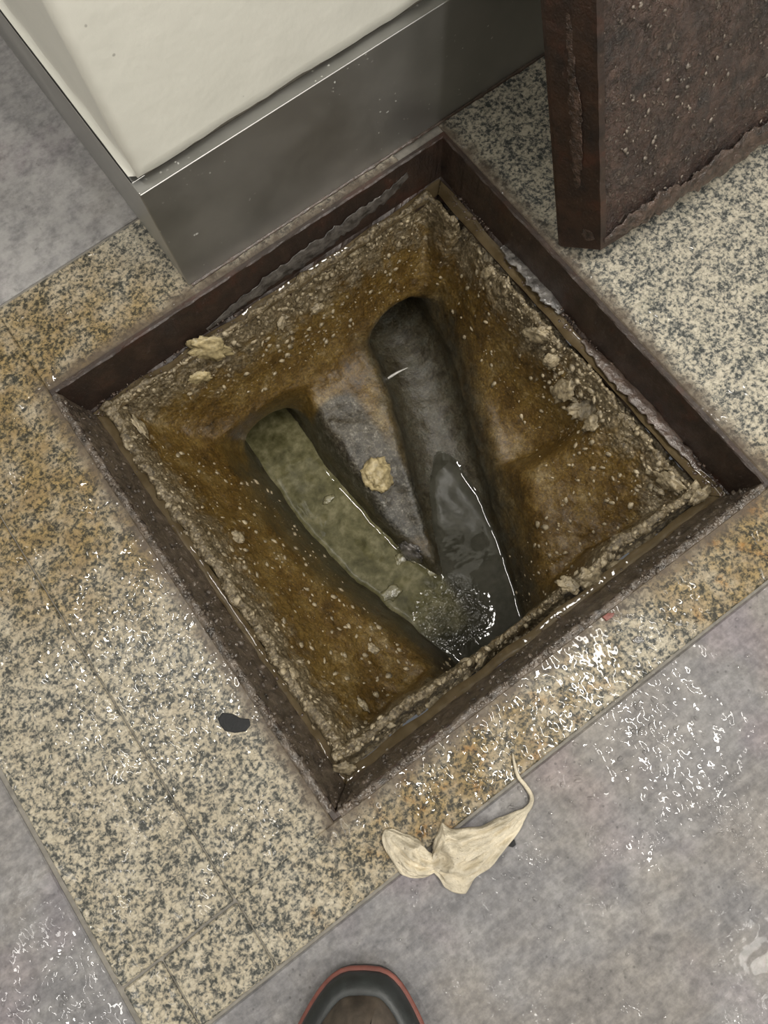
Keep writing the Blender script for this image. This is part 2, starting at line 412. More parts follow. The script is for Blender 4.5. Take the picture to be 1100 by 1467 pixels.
# bed under the tiles, four pieces around the pit
for (x0, x1, y0, y1) in ((XL, -0.0056, YN, YF), (0.4556, XR, YN, YF), (-0.0056, 0.4556, YN, -0.0056), (-0.0056, 0.4556, 0.4556, YF)):
    box('tile_bed', x0, x1, y0, y1, -0.06, -0.0025, M['joint'], floor)
f1 = 0.0058
slab('granite_tile', -0.207, -0.101, -0.008, 0.563, -0.02, 0.0, M['granite'], g=(0.003, G * .6, G, 0.002))
slab('granite_tile', -0.101, -f1 + .0, -0.008, 0.563, -0.02, 0.0, M['granite'], g=(G * .6, 0, G, 0.002))
slab('granite_tile', -f1, 0.40, 0.45 + f1, 0.563, -0.02, 0.0, M['granite'], g=(0.0003, 0, 0, 0.002))
slab('granite_tile', -0.207, -0.169, -0.066, -0.008, -0.02, 0.0, M['granite'], g=(0.003, G * .6, 0.0015, G))
slab('granite_tile', -0.169, -0.100, -0.066, -0.008, -0.02, 0.0, M['granite'], g=(G * .6, G * .6, 0.0015, G))
slab('granite_tile', -0.100, 0.456, -0.066, -f1, -0.02, 0.0, M['granite'], g=(G * .6, G, 0.0015, 0))
slab('granite_tile', 0.456, 1.056, -0.066, -0.008, -0.02, 0.0, M['granite'], g=(G, G, 0.0015, G))
slab('granite_tile', 0.45 + f1, 1.056, -0.008, 0.563, -0.02, 0.0, M['granite'], g=(0, G, G, 0))
for (x0, x1, y0, y1) in ((-0.207, 0.62, -0.70, -0.066), (0.62, 1.30, -0.70, -0.066), (-0.85, -0.207, -0.70, -0.066 + 0.30), (-0.85, -0.207, 0.234, 0.563),
                         (-0.30, 0.30, 0.563, 1.2), (-0.95, -0.30, 0.563, 1.2)):
    slab('grey_tile', x0, x1, y0, y1, -0.02, -0.0006, M['grey'], g=(0.0012, 0.0012, 0.0012, 0.0012))
for (x0, x1, y0, y1) in ((XL, XR, YN, -0.70), (XL, XR, 1.2, YF), (XL, -0.85, -0.70, 0.563), (XL, -0.95, 0.563, 1.2), (1.30, XR, -0.70, -0.066), (1.056, XR, -0.066, 0.563), (0.30, XR, 0.563, 1.2)):
    slab('grey_tile', x0, x1, y0, y1, -0.02, -0.0006, M['grey'])

# pillar wall: painted core with wavy lower edge, steel skirting plates
WX, WY = 0.1585, 0.4662
def wall_core():
    n = 160
    vs, fs = [], []
    x0, y0 = WX + 0.006, WY + 0.0075
    path = [(x0, y0 + 1.4 * (1 - i / n), 0) for i in range(n)] + [(x0 + 1.4 * i / n, y0, 1) for i in range(n + 1)]
    hs = [0.1370, 0.1395, 0.148, 0.17, 0.25, CEIL]
    for k, h in enumerate(hs):
        for (px, py, side) in path:
            w = 0.0018 * (mnoise.noise((px * 45, py * 45, 1.3)) + 0.5 * mnoise.noise((px * 130, py * 130, 4.3))) if k < 2 else 0
            bulge = 0.0012 * mnoise.noise((px * 30, py * 30, h * 40)) if 1 <= k < 5 else (0.004 if k == 0 else 0)
            ox = -bulge if side == 0 else 0; oy = -bulge if side == 1 else 0
            if k == 0: ox, oy = (0.005, 0) if side == 0 else (0, 0.005)
            vs.append((px - ox if k == 0 else px + ox, py + oy, h + w * (1 if k else 0.9)))
    m_ = len(path)
    for k in range(len(hs) - 1):
        for i in range(m_ - 1):
            fs.append((k * m_ + i, k * m_ + i + 1, (k + 1) * m_ + i + 1, (k + 1) * m_ + i))
    return vs, fs
v_, f_ = wall_core()
wall = mesh_obj('wall_pillar', v_, f_, M['white'], smooth=True); tag(wall, kind='structure')
box('wall_base', WX + 0.013, 1.6, WY + 0.014, 1.9, 0.0, 0.15, M['grout'], wall)
sk = empty('baseboard_front'); tag(sk, kind='structure')
H = 0.1315
def skirting():
    # folded plate: front face, small top return and a side return round the corner
    t = 0.0015
    o = box('steel_plate', WX, 1.6, WY, WY + t, 0.0006, H, M['steel'], sk, 0.0005)
    box('top_return', WX + 0.001, 1.6, WY + 0.0005, WY + 0.0135, H - 0.0012, H, M['steel'], sk, 0.0003)
    box('steel_plate', WX - 0.0002, WX + t, WY + t + 0.0004, 1.9, 0.0006, H, M['steel'], sk, 0.0004)
    box('top_return', WX, WX + 0.013, WY + 0.0138, 1.9, H - 0.0012, H, M['steel'], sk, 0.0003)
skirting()
# splashed bead of old sealant under the skirting
vs, fs = [], []
nseg = 220
for i in range(nseg + 1):
    px = WX + 0.002 + (0.95) * i / nseg
    r = 0.0016 + 0.0016 * max(0, mnoise.noise((px * 60, 2.1, 0))) + 0.0006 * mnoise.noise((px * 240, 7, 0))
    for a in range(5):
        an = math.pi / 2 + math.pi / 2 * a / 4
        vs.append((px, WY - 0.0002 + r * math.cos(an) * 1.3, 0.0002 + r * math.sin(an)))
for i in range(nseg):
    for a in range(4):
        fs.append((i * 5 + a, i * 5 + a + 1, i * 5 + 5 + a + 1, i * 5 + 5 + a))
mesh_obj('sealant_bead', vs, fs, M['brown_sludge'], sk, True)

# the rest of the room, out of the photograph
tag(box('ceiling', XL, XR, YN, YF, CEIL, CEIL + 0.05, M['plaster']), kind='structure')
tag(box('wall_left', XL - 0.05, XL, YN, YF, -0.02, CEIL, M['plaster']), kind='structure')
tag(box('wall_right', XR, XR + 0.05, YN, YF, -0.02, CEIL, M['plaster']), kind='structure')
tag(box('wall_near', XL, XR, YN - 0.05, YN, -0.02, CEIL, M['plaster']), kind='structure')
tag(box('wall_far', XL, XR, YF, YF + 0.05, -0.02, CEIL, M['plaster']), kind='structure')
where = ['nearest the pillar wall', 'over the left of the floor', 'over the right of the floor', 'added to brighten the pillar wall']
for (lx, ly, sx, sy, pw), wh in zip(LAMPS, where):
    e = empty('ceiling_lamp', (lx, ly, CEIL)); tag(e, 'long white ceiling lamp ' + wh, 'lamp')
    box('housing', -sx / 2 - .02, sx / 2 + .02, -sy / 2 - .02, sy / 2 + .02, -0.03, -0.001, M['lampwhite'], e, 0.004)
    ld = bpy.data.lights.new('lamp_light', 'AREA'); ld.shape = 'RECTANGLE'; ld.size = sx; ld.size_y = sy; ld.energy = pw
    ld.color = (1.0, 0.965, 0.90)
    lo = bpy.data.objects.new('lamp_light', ld); COL.objects.link(lo); lo.parent = e; lo.location = (0, 0, -0.034)

# ------------------------------------------------------------------ the chamber (carved from a distance field, meshed with surface nets)
def cat_path(pts, n=12):
    P = [np.array(p, float) for p in pts]; P = [2 * P[0] - P[1]] + P + [2 * P[-1] - P[-2]]
    out = []
    for i in range(1, len(P) - 2):
        for k in range(n):
            t = k / n
            out.append(0.5 * ((2 * P[i]) + (-P[i - 1] + P[i + 1]) * t + (2 * P[i - 1] - 5 * P[i] + 4 * P[i + 1] - P[i + 2]) * t * t + (-P[i - 1] + 3 * P[i] - 3 * P[i + 1] + P[i + 2]) * t ** 3))
    out.append(P[-2])
    return np.array(out)
PATH1 = cat_path([(0.156, 0.535), (0.154, 0.40), (0.150, 0.30), (0.158, 0.21), (0.180, 0.12), (0.196, 0.05), (0.20, -0.03)])
PATH2 = cat_path([(0.368, 0.53), (0.352, 0.42), (0.338, 0.345), (0.290, 0.22), (0.243, 0.10), (0.215, 0.03), (0.205, -0.03)])
R1, R2 = 0.037, 0.042

def pdist(x, y, path):
    d = np.full(x.shape, 9.0, np.float32)
    for a, c in zip(path[:-1], path[1:]):
        ab = c - a; L2 = (ab ** 2).sum()
        t = np.clip(((x - a[0]) * ab[0] + (y - a[1]) * ab[1]) / L2, 0, 1)
        d = np.minimum(d, np.hypot(x - a[0] - t * ab[0], y - a[1] - t * ab[1]))
    return d

def lip_dist(x, y):
    dl = x - 0.028 + 0.006 * (vnoise(x * 0, y, 0, 28, 1) - 0.5) + 0.004 * (vnoise(x * 0, y, 0, 110, 2) - 0.5)
    dr = 0.421 - x + 0.008 * (vnoise(x * 0, y, 0, 28, 3) - 0.5) + 0.005 * (vnoise(x * 0, y, 0, 110, 4) - 0.5)
    dn = y - 0.036 + 0.006 * (vnoise(x, y * 0, 0, 28, 5) - 0.5) + 0.004 * (vnoise(x, y * 0, 0, 110, 6) - 0.5)
    df = 0.434 - y + 0.006 * (vnoise(x, y * 0, 0, 28, 7) - 0.5) + 0.004 * (vnoise(x, y * 0, 0, 110, 8) - 0.5)
    return dl, dr, dn, df

def bench(x, y):
    dl, dr, dn, df = lip_dist(x, y)
    e = lambda d, A, s: -0.047 - A * (1 - np.exp(-np.maximum(d, 0) / s))
    pl = e(dl, 0.145, 0.052)
    pf = e(df, 0.165, 0.031)
    pu = e(dr, 0.160, 0.030)
    pb = e(dr, 0.155, 0.075)
    k = sstep(0.125, 0.185, y + (x - 0.40) * 0.35)
    prr = pb * (1 - k) + pu * k
    pn = e(dn, 0.20, 0.012)
    st = np.stack([pl, pf, prr, pn])
    kk = 110.0
    z = np.log(np.exp(st * kk).sum(0)) / kk - 0.002
    z = z - 0.055 * np.exp(-((x - 0.215) / 0.05) ** 2) * sstep(0.34, 0.15, y)
    # crease running from the small hole down to the channel
    a = np.array([0.408, 0.155]); c = np.array([0.29, 0.205]); ab = c - a
    t = np.clip(((x - a[0]) * ab[0] + (y - a[1]) * ab[1]) / (ab ** 2).sum(), 0, 1)
    dd = np.hypot(x - a[0] - t * ab[0], y - a[1] - t * ab[1])
    z = z - 0.012 * np.exp(-(dd / 0.012) ** 2)
    md = np.minimum(np.minimum(dl, dr), np.minimum(dn, df))
    cr = np.exp(-np.maximum(md, 0) / 0.022)
    z = z + cr * (0.0065 * (vnoise(x, y, 0, 70, 11) - 0.40) + 0.005 * (vnoise(x, y, 0, 190, 12) - 0.5)) + 0.006 * (vnoise(x, y, 0, 24, 13) - 0.5)
    mdd = np.minimum(np.minimum(dl, dn), np.minimum(dr, df) - 0.005)
    z = z - sstep(-0.008, -0.015, mdd) * 0.018
    return z, md

def chan_axis(y):
    return -0.240 + 0 * y, -0.245 + 0.047 * sstep(0.05, 0.40, y)

def void_field(x, y, z):
    x2 = x[:, :, 0]; y2 = y[:, :, 0]
    zb, md = bench(x2, y2)
    s = (zb[:, :, None] - z) * 0.65
    z1, z2 = chan_axis(y2)
    k = np.maximum(sstep(0.385, 0.405, y2), sstep(0.040, 0.025, y2))[:, :, None]
    wob = 0.004 * (vnoise(x2, y2, 0, 40, 21) - 0.5)
    for path, r, za in ((PATH1, R1, z1), (PATH2, R2, z2)):
        h = (pdist(x2, y2, path) + wob)[:, :, None]
        zz = z - za[:, :, None]
        up = np.maximum(zz, 0) * k; dn_ = np.minimum(zz, 0)
        spread = 0.33 * np.maximum(zz, 0) * (1 - k)
        q = np.sqrt(h * h + up * up + dn_ * dn_) - r - spread
        kk = 0.010
        hh = np.clip(0.5 + 0.5 * (q - s) / kk, 0, 1)
        s = q * (1 - hh) + s * hh - kk * hh * (1 - hh)
    for (cx, cy, cz, r) in ((0.413, 0.156, -0.088, 0.012), (0.420, 0.158, -0.095, 0.011)):
        s = np.minimum(s, np.sqrt((x - cx) ** 2 + (y - cy) ** 2 + (z - cz) ** 2) - r)
    s = s + 0.0022 * (vnoise(x, y, z, 55, 31) - 0.5) + 0.0014 * (vnoise(x, y, z, 150, 32) - 0.5)
    return s

def surface_nets(F, org, h):
    nx, ny, nz = F.shape
    ins = F < 0
    cs = np.zeros((nx - 1, ny - 1, nz - 1), np.int8)
    sl = lambda o, n: slice(o, o + n)
    C8 = [(i, j, k) for i in (0, 1) for j in (0, 1) for k in (0, 1)]
    g = lambda A, c: A[sl(c[0], nx - 1), sl(c[1], ny - 1), sl(c[2], nz - 1)]
    for c in C8: cs += g(ins, c)
    act = (cs > 0) & (cs < 8)
    idx = np.argwhere(act)
    vid = -np.ones(act.shape, np.int64); vid[act] = np.arange(len(idx))
    P = np.zeros((len(idx), 3), np.float64); N = np.zeros(len(idx))
    for ax in range(3):
        for c in C8:
            if c[ax]: continue
            d = list(c); d[ax] = 1
            fa = F[idx[:, 0] + c[0], idx[:, 1] + c[1], idx[:, 2] + c[2]]; fb = F[idx[:, 0] + d[0], idx[:, 1] + d[1], idx[:, 2] + d[2]]
            cr = (fa < 0) != (fb < 0)
            t = np.where(cr, fa / np.where(cr, fa - fb, 1), 0)
            p = np.tile(np.array(c, float), (len(idx), 1)); p[:, ax] = t
            P += p * cr[:, None]; N += cr
    P = (P / N[:, None] + idx) * h + np.array(org)
    faces = []
    for ax in range(3):
        u, w = [(1, 2), (2, 0), (0, 1)][ax]
        lo = [slice(None)] * 3; hi = [slice(None)] * 3
        lo[ax] = slice(0, -1); hi[ax] = slice(1, None)
        a = ins[tuple(lo)]; bb = ins[tuple(hi)]
        e = np.argwhere(a != bb)
        ok = (e[:, u] > 0) & (e[:, w] > 0) & (e[:, u] < F.shape[u] - 1) & (e[:, w] < F.shape[w] - 1)
        e = e[ok]
        flip = ins[e[:, 0], e[:, 1], e[:, 2]]
        def cell(du, dw):
            q = e.copy(); q[:, u] -= du; q[:, w] -= dw
            return vid[q[:, 0], q[:, 1], q[:, 2]]
        f = np.stack([cell(1, 1), cell(0, 1), cell(0, 0), cell(1, 0)], 1)
        f[flip] = f[flip][:, ::-1]
        faces.append(f)
    faces = np.concatenate(faces)
    return P, faces

hvox = 0.0025
gx = np.arange(0.001, 0.4491, hvox); gy = np.arange(-0.085, 0.585, hvox); gz = np.arange(-0.315, -0.030, hvox)
gx, gy, gz = gx.astype(np.float32), gy.astype(np.float32), gz.astype(np.float32)
F = np.concatenate([void_field(*np.meshgrid(gx[i:i + 12], gy, gz, indexing='ij')) for i in range(0, len(gx), 12)], 0).astype(np.float32)
PV, PF = surface_nets(F, (gx[0], gy[0], gz[0]), hvox)
PF = PF[:, ::-1]     # normals look into the void
del F

chamber = empty('drain_chamber', (0, 0, 0))
tag(chamber, 'ochre slime-coated concrete drain pit with two flow channels inside the rusty frame', 'drain pit')
_, md0 = bench(PV[:, 0].astype(np.float32), PV[:, 1].astype(np.float32))
hid = (md0 < -0.017) & (PV[:, 2] > -0.085)         # under the frame and the floor
PF = PF[~hid[PF].all(1)]
keepv = np.unique(PF); remap = -np.ones(len(PV), np.int64); remap[keepv] = np.arange(len(keepv)); PV = PV[keepv]; PF = remap[PF]
def refine(V, Fq):
    """split every quad in four, then relax once"""
    e = np.concatenate([Fq[:, [0, 1]], Fq[:, [1, 2]], Fq[:, [2, 3]], Fq[:, [3, 0]]]); e.sort(1)
    key = e[:, 0] * len(V) + e[:, 1]
    uk, inv = np.unique(key, return_inverse=True)
    ev = np.stack([uk // len(V), uk % len(V)], 1)
    n, ne = len(V), len(ev)
    m_ = (inv + n).reshape(4, -1).T
    c = np.arange(len(Fq)) + n + ne
    V2 = np.concatenate([V, V[ev].mean(1), V[Fq].mean(1)])
    F2 = np.concatenate([np.stack([Fq[:, 0], m_[:, 0], c, m_[:, 3]], 1), np.stack([m_[:, 0], Fq[:, 1], m_[:, 1], c], 1), np.stack([c, m_[:, 1], Fq[:, 2], m_[:, 2]], 1), np.stack([m_[:, 3], c, m_[:, 2], Fq[:, 3]], 1)])
    acc = np.zeros_like(V2); cnt = np.zeros(len(V2))
    for a_ in range(4):
        q = F2[:, (a_ + 1) % 4]; p = F2[:, a_]
        for d_ in range(3): acc[:, d_] += np.bincount(p, V2[q, d_], len(V2)) + np.bincount(q, V2[p, d_], len(V2))
        cnt += np.bincount(p, minlength=len(V2)) + np.bincount(q, minlength=len(V2))
    return 0.45 * V2 + 0.55 * acc / cnt[:, None], F2
def vert_normals(V, Fq):
    nf = np.cross(V[Fq[:, 2]] - V[Fq[:, 0]], V[Fq[:, 3]] - V[Fq[:, 1]])
    N = np.zeros_like(V)
    for a_ in range(4):
        for d_ in range(3): N[:, d_] += np.bincount(Fq[:, a_], nf[:, d_], len(V))
    return N / np.maximum(np.linalg.norm(N, axis=1), 1e-12)[:, None]
PV, PF = refine(PV, PF)
xs, ys = PV[:, 0].astype(np.float32), PV[:, 1].astype(np.float32)
_, md = bench(xs, ys)
wt = np.clip(np.exp(-np.maximum(md + 0.40 * np.maximum(0, -0.060 - PV[:, 2]) + 0.05 * (vnoise(xs, ys, PV[:, 2], 36, 51) - 0.5), 0) / 0.030) + 0.10, 0, 1)
dn3 = 0.0036 * (vnoise(xs, ys, PV[:, 2], 110, 52) - 0.5) + 0.0018 * (vnoise(xs, ys, PV[:, 2], 300, 53) - 0.5) + 0.0012 * (vnoise(xs, ys, PV[:, 2], 620, 54) - 0.5)
PV = PV + vert_normals(PV, PF) * (wt * dn3)[:, None]
print('pit quads', len(PF))
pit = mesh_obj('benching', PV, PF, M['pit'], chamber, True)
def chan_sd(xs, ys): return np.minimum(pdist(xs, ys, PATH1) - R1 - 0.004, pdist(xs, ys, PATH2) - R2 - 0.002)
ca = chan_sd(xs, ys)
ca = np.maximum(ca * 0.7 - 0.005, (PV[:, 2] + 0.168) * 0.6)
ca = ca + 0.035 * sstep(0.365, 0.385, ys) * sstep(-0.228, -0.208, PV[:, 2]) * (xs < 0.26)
ridge = np.exp(-(((xs - 0.222) / 0.030) ** 2)) * sstep(0.38, 0.35, ys) * sstep(0.14, 0.20, ys) * sstep(-0.245, -0.225, PV[:, 2])
lipa = md + 0.40 * np.maximum(0, -0.060 - PV[:, 2])
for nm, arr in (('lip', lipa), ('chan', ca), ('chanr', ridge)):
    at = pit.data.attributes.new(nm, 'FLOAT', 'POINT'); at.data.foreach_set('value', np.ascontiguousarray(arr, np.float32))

# ------------------------------------------------------------------ lumps of scale and fat stuck to the chamber
from mathutils.bvhtree import BVHTree
bvh = BVHTree.FromPolygons([Vector(v) for v in PV.tolist()], PF.tolist())
def hit_px(u, v):
    """where the line of sight through a photo pixel meets the chamber"""
    d = (RX * ((u - 550) / 1080) + RY * ((v - 733.5) / 1080) + RZ).normalized()
    loc, nrm, _, _ = bvh.ray_cast(Vector(CAM_LOC), d)
    return loc, nrm

def lump_mesh(name, rx, ry, rz, seed, sub=4, rough=0.50, freq=1.5):
    bm = bmesh.new()
    bmesh.ops.create_icosphere(bm, subdivisions=sub, radius=1.0)
    for v in bm.verts:
        n = v.co.normalized()
        k = 1 + rough * mnoise.noise(n * freq + Vector((seed, seed * 2.3, 0))) + rough * 0.55 * mnoise.noise(n * freq * 3 + Vector((seed, 0, seed))) + rough * 0.3 * mnoise.noise(n * freq * 7 + Vector((0, 0, seed)))
        v.co = Vector((n.x * rx * k, n.y * ry * k, n.z * rz * k))
    for f in bm.faces: f.smooth = True
    me = bpy.data.meshes.new(name); bm.to_mesh(me); bm.free()
    return me

def stick_lump(name, u, v, w_px, h_px, mat, parent, seed, thick=0.5, rot=0.0, sub=4):
    loc, nrm = hit_px(u, v)
    if loc is None: return None
    dist = (loc - Vector(CAM_LOC)).length
    rx = w_px / 2 * dist / 1080; ry = h_px / 2 * dist / 1080
    me = lump_mesh(name, rx, ry, min(rx, ry) * thick, seed, sub)
    me.materials.append(mat)
    o = bpy.data.objects.new(name, me); COL.objects.link(o); o.parent = parent
    # tangent frame whose x follows the photo's horizontal
    t = (RX - nrm * RX.dot(nrm)).normalized(); s = nrm.cross(t)
    c, sn = math.cos(rot), math.sin(rot)
    t2 = t * c + s * sn; s2 = s * c - t * sn
    mm = Matrix.Identity(4)
    for r in range(3): mm[r][0] = t2[r]; mm[r][1] = s2[r]; mm[r][2] = nrm[r]; mm[r][3] = loc[r] - nrm[r] * min(rx, ry) * thick * 0.35
    o.matrix_world = mm
    return o
LUMPS = [(300, 497, 54, 40, 'fat', .32, .5), (287, 540, 28, 22, 'fat', .3, .3), (540, 682, 40, 44, 'fat', .7, 0), (590, 790, 34, 40, 'sludge', .4, 0.3),
         (770, 478, 44, 30, 'crud', .5, -.9), (792, 515, 30, 22, 'crud', .5, -.8), (812, 556, 48, 28, 'crud', .5, -.9), (842, 580, 52, 34, 'crud', .5, -.5), (850, 606, 30, 22, 'crud', .5, 0),
         (845, 828, 56, 30, 'crud', .5, .5), (815, 838, 30, 20, 'crud', .5, .5), (880, 810, 30, 18, 'crud', .4, .5), (725, 340, 26, 16, 'crud', .5, -.8), (700, 390, 24, 14, 'crud', .5, -.8),
         (452, 442, 20, 18, 'crud', .5, 0), (402, 462, 16, 20, 'crud', .5, 0), (1000, 708, 34, 30, 'crud', .5, 0), (960, 690, 40, 26, 'crud', .4, 0),
         (690, 945, 60, 22, 'crud', .4, .6), (620, 1005, 50, 22, 'crud', .4, .6), (492, 1098, 30, 26, 'crud', .6, 0), (340, 770, 20, 18, 'crud', .4, 0), (368, 920, 20, 16, 'crud', .4, 0),
         (200, 612, 34, 20, 'crud', .4, .2), (270, 770, 20, 26, 'crud', .4, 0), (420, 965, 18, 16, 'crud', .4, 0), (520, 1010, 22, 14, 'crud', .4, .4), (535, 930, 18, 12, 'crud', .4, .4)]
for i, (u, v, w, h, mt, th, ro) in enumerate(LUMPS):
    stick_lump('scale_lump', u, v, w, h, M[mt], chamber, i * 1.7 + 0.4, th, ro)

# small flakes all over the slopes, too many to count
def scatter(name, pts, mat, parent, smin, smax, flat=0.5):
    base = lump_mesh('tmp', 1, 1, 1, 3.3, 1, 0.5)
    bv = np.array([v.co[:] for v in base.vertices]); bf = np.array([p.vertices[:] for p in base.polygons])
    vs, fs = [], []
    off = 0
    for (loc, nrm, sc) in pts:
        s = (smin + (smax - smin) * random.random() ** 4) * sc
        q = nrm.to_track_quat('Z', 'Y').to_matrix() @ Matrix.Rotation(random.uniform(0, 6.28), 3, 'Z')
        A = np.array(q) @ np.diag([s * random.uniform(.6, 1.5), s * random.uniform(.6, 1.2), s * flat])
        vs.append(bv @ A.T + np.array(loc)); fs.append(bf + off); off += len(bv)
    o = mesh_obj(name, np.concatenate(vs), np.concatenate(fs), mat, parent, True)
    bpy.data.meshes.remove(base)
    tag(o, kind='stuff')
    return o
pts = []
quads = [((135, 600), (490, 1100), (380, 690), (600, 960), 1000, 1.6), ((150, 590), (620, 290), (380, 560), (600, 410), 800, 2.2), ((650, 290), (990, 700), (620, 420), (800, 700), 700, 2.6), ((980, 720), (620, 1000), (800, 700), (650, 900), 450, 2.0)]
for a, c, d, e, n, pw in quads:
    for _ in range(n):
        s = random.random(); t = random.random() ** pw
        u = (a[0] * (1 - s) + c[0] * s) * (1 - t) + (d[0] * (1 - s) + e[0] * s) * t
        v = (a[1] * (1 - s) + c[1] * s) * (1 - t) + (d[1] * (1 - s) + e[1] * s) * t
        loc, nrm = hit_px(u, v)
        if loc is not None: pts.append((loc, nrm, 1.0))
scatter('scale_flakes', pts, M['crud'], chamber, 0.0004, 0.0038)
pts = []
for (a, c, n_, jit) in (((742, 438), (800, 520), 110, 11), ((795, 515), (862, 612), 150, 14), ((805, 842), (890, 800), 90, 9), ((640, 985), (760, 905), 90, 9), ((470, 1080), (560, 1040), 60, 14), ((690, 350), (740, 430), 60, 9), ((140, 600), (330, 860), 130, 14), ((250, 520), (330, 470), 60, 16), ((930, 690), (1010, 720), 80, 16)):
    for _ in range(n_):
        t = random.random()
        loc, nrm = hit_px(a[0] + (c[0] - a[0]) * t + random.gauss(0, jit), a[1] + (c[1] - a[1]) * t + random.gauss(0, jit))
        if loc is not None and loc.z > -0.16: pts.append((loc, nrm, 1.0))
scatter('scale_crust', pts, M['pale'], chamber, 0.0008, 0.0050, 0.6)

# ------------------------------------------------------------------ water in the two channels
def field_at(x, y, z):
    x = np.asarray(x, np.float32)[:, :, None]; y = np.asarray(y, np.float32)[:, :, None]; z = np.asarray(z, np.float32)[:, :, None]
    return void_field(x, y, z)[:, :, 0]
def water_grid(name, zw, keep, mat, label, rise=0.0012, h=0.0016):
    """level water lying wherever the channels are deeper than zw; its rim climbs the wall as water does"""
    ax = np.arange(0.06, 0.40, h); ay = np.arange(-0.06, 0.575, h)
    A, B = np.meshgrid(ax, ay, indexing='ij')
    A = A.astype(np.float32); B = B.astype(np.float32)
    F2 = field_at(A, B, np.full(A.shape, zw, np.float32))
    ok = (F2 < 0.0022) & keep(A, B)
    Zw = zw + rise * np.exp(np.minimum(F2, 0.0015) / 0.0026) + 0.0007 * (vnoise(A, B, 0, 55, 41) - 0.5)
    cell = ok[:-1, :-1] & ok[1:, :-1] & ok[1:, 1:] & ok[:-1, 1:]
    used = np.zeros(ok.shape, bool)
    for (i_, j_) in ((0, 0), (1, 0), (1, 1), (0, 1)): used[i_:used.shape[0] - 1 + i_, j_:used.shape[1] - 1 + j_] |= cell
    vid = -np.ones(ok.shape, int); vid[used] = np.arange(used.sum())
    V = np.stack([A[used], B[used], Zw[used]], 1)
    Fq = np.stack([vid[:-1, :-1][cell], vid[1:, :-1][cell], vid[1:, 1:][cell], vid[:-1, 1:][cell]], 1)
    o = mesh_obj(name, V, Fq, mat, None, True)
    d1 = pdist(V[:, 0], V[:, 1], PATH1); d2 = pdist(V[:, 0], V[:, 1], PATH2)
    murk = sstep(-0.012, 0.016, d2 - d1 + 0.020 * (vnoise(V[:, 0], V[:, 1], 0, 45, 61) - 0.5)) * sstep(0.055, 0.13, V[:, 1] + 0.03 * (vnoise(V[:, 0], V[:, 1], 0, 60, 62) - 0.5))
    at = o.data.attributes.new('murk', 'FLOAT', 'POINT'); at.data.foreach_set('value', np.ascontiguousarray(murk, np.float32))
    return tag(o, label, 'water', kind='stuff')
turb = on_floor(645, 880, -0.25)
b = NB('sewage_water')
f = b.math('MULTIPLY_ADD', b.noise(130, 3), 0.35, b.math('MULTIPLY', b.noise(40, 5, 0.65, vec=b.warp(30, 0.02)), 0.7))
murky = b.ramp(f, [(0.38, (0.050, 0.046, 0.019)), (0.52, (0.100, 0.092, 0.044)), (0.68, (0.19, 0.172, 0.098))])
darkw = b.ramp(f, [(0.36, (0.022, 0.021, 0.014)), (0.70, (0.046, 0.044, 0.033))])
mk = b.blob((turb.x, turb.y), 0.01, 0.055)
nrm = b.bump(b.noise(50, 2, 0.5), 1.0, 0.00035)
nrm = b.bump(b.math('MULTIPLY', b.noise(120, 2, 0.5, vec=b.warp(40, 0.012)), mk), 1.0, 0.008, nrm)
b.set(Base_Color=b.mix(b.attr('murk'), darkw, murky), Roughness=0.04, IOR=1.36, Normal=nrm)
M['sewage'] = b.mat
WZ = -0.2590
water_grid('sewage_water', WZ, lambda A, B: (pdist(A, B, PATH1) < 0.075) | (pdist(A, B, PATH2) < 0.075), M['sewage'], 'murky olive sewage water running from the left pipe mouth to the channel junction')
# floating scum in the stream
for i, (u, v, w, h) in enumerate(((600, 790, 34, 30), (622, 815, 26, 24), (575, 800, 22, 16), (560, 850, 30, 20), (470, 715, 20, 12))):
    p = on_floor(u, v, WZ + 0.0002)
    me = lump_mesh('scum', w / 2 * 0.00080, h / 2 * 0.00080, 0.0015, i * 2.9 + 5, 3, 0.5)
    me.materials.append(M['scum'])
    o = bpy.data.objects.new('scum_clot', me); COL.objects.link(o); o.location = p
    tag(o, ['pale scum clot at the bend of the murky stream', 'largest-downstream pale scum clot in the murky stream', 'small pale scum clot touching the upstream side of the bend clot', 'flat pale scum clot near the left bank of the murky stream', 'small pale scum clot beside the bright water edge upstream'][i], 'scum', 'scum clots in the stream')
p0 = on_floor(554, 543, -0.222); p1 = on_floor(584, 527, -0.222)  # thin tapering white strip across the upper right channel
d = (p1 - p0); sd = Vector((-d.y, d.x, 0)).normalized()
vs = []; 
for t, w in ((0, .0016), (.25, .0020), (.5, .0016), (.75, .0011), (1, .0005)):
    c = p0 + d * t + Vector((0, 0, 0.003 * math.sin(t * 3)))
    for (sx, sz) in ((-1, 0), (0, .6), (1, 0), (0, -.6)): vs.append(c + sd * w * sx + Vector((0, 0, w * sz)))
fs = [(i * 4 + j, i * 4 + (j + 1) % 4, i * 4 + 4 + (j + 1) % 4, i * 4 + 4 + j) for i in range(4) for j in range(4)] + [(0, 1, 2, 3), (19, 18, 17, 16)]
tag(mesh_obj('white_sliver', vs, fs, M['sliver'], None, True), 'thin white sliver lying across the upper right channel', 'litter')

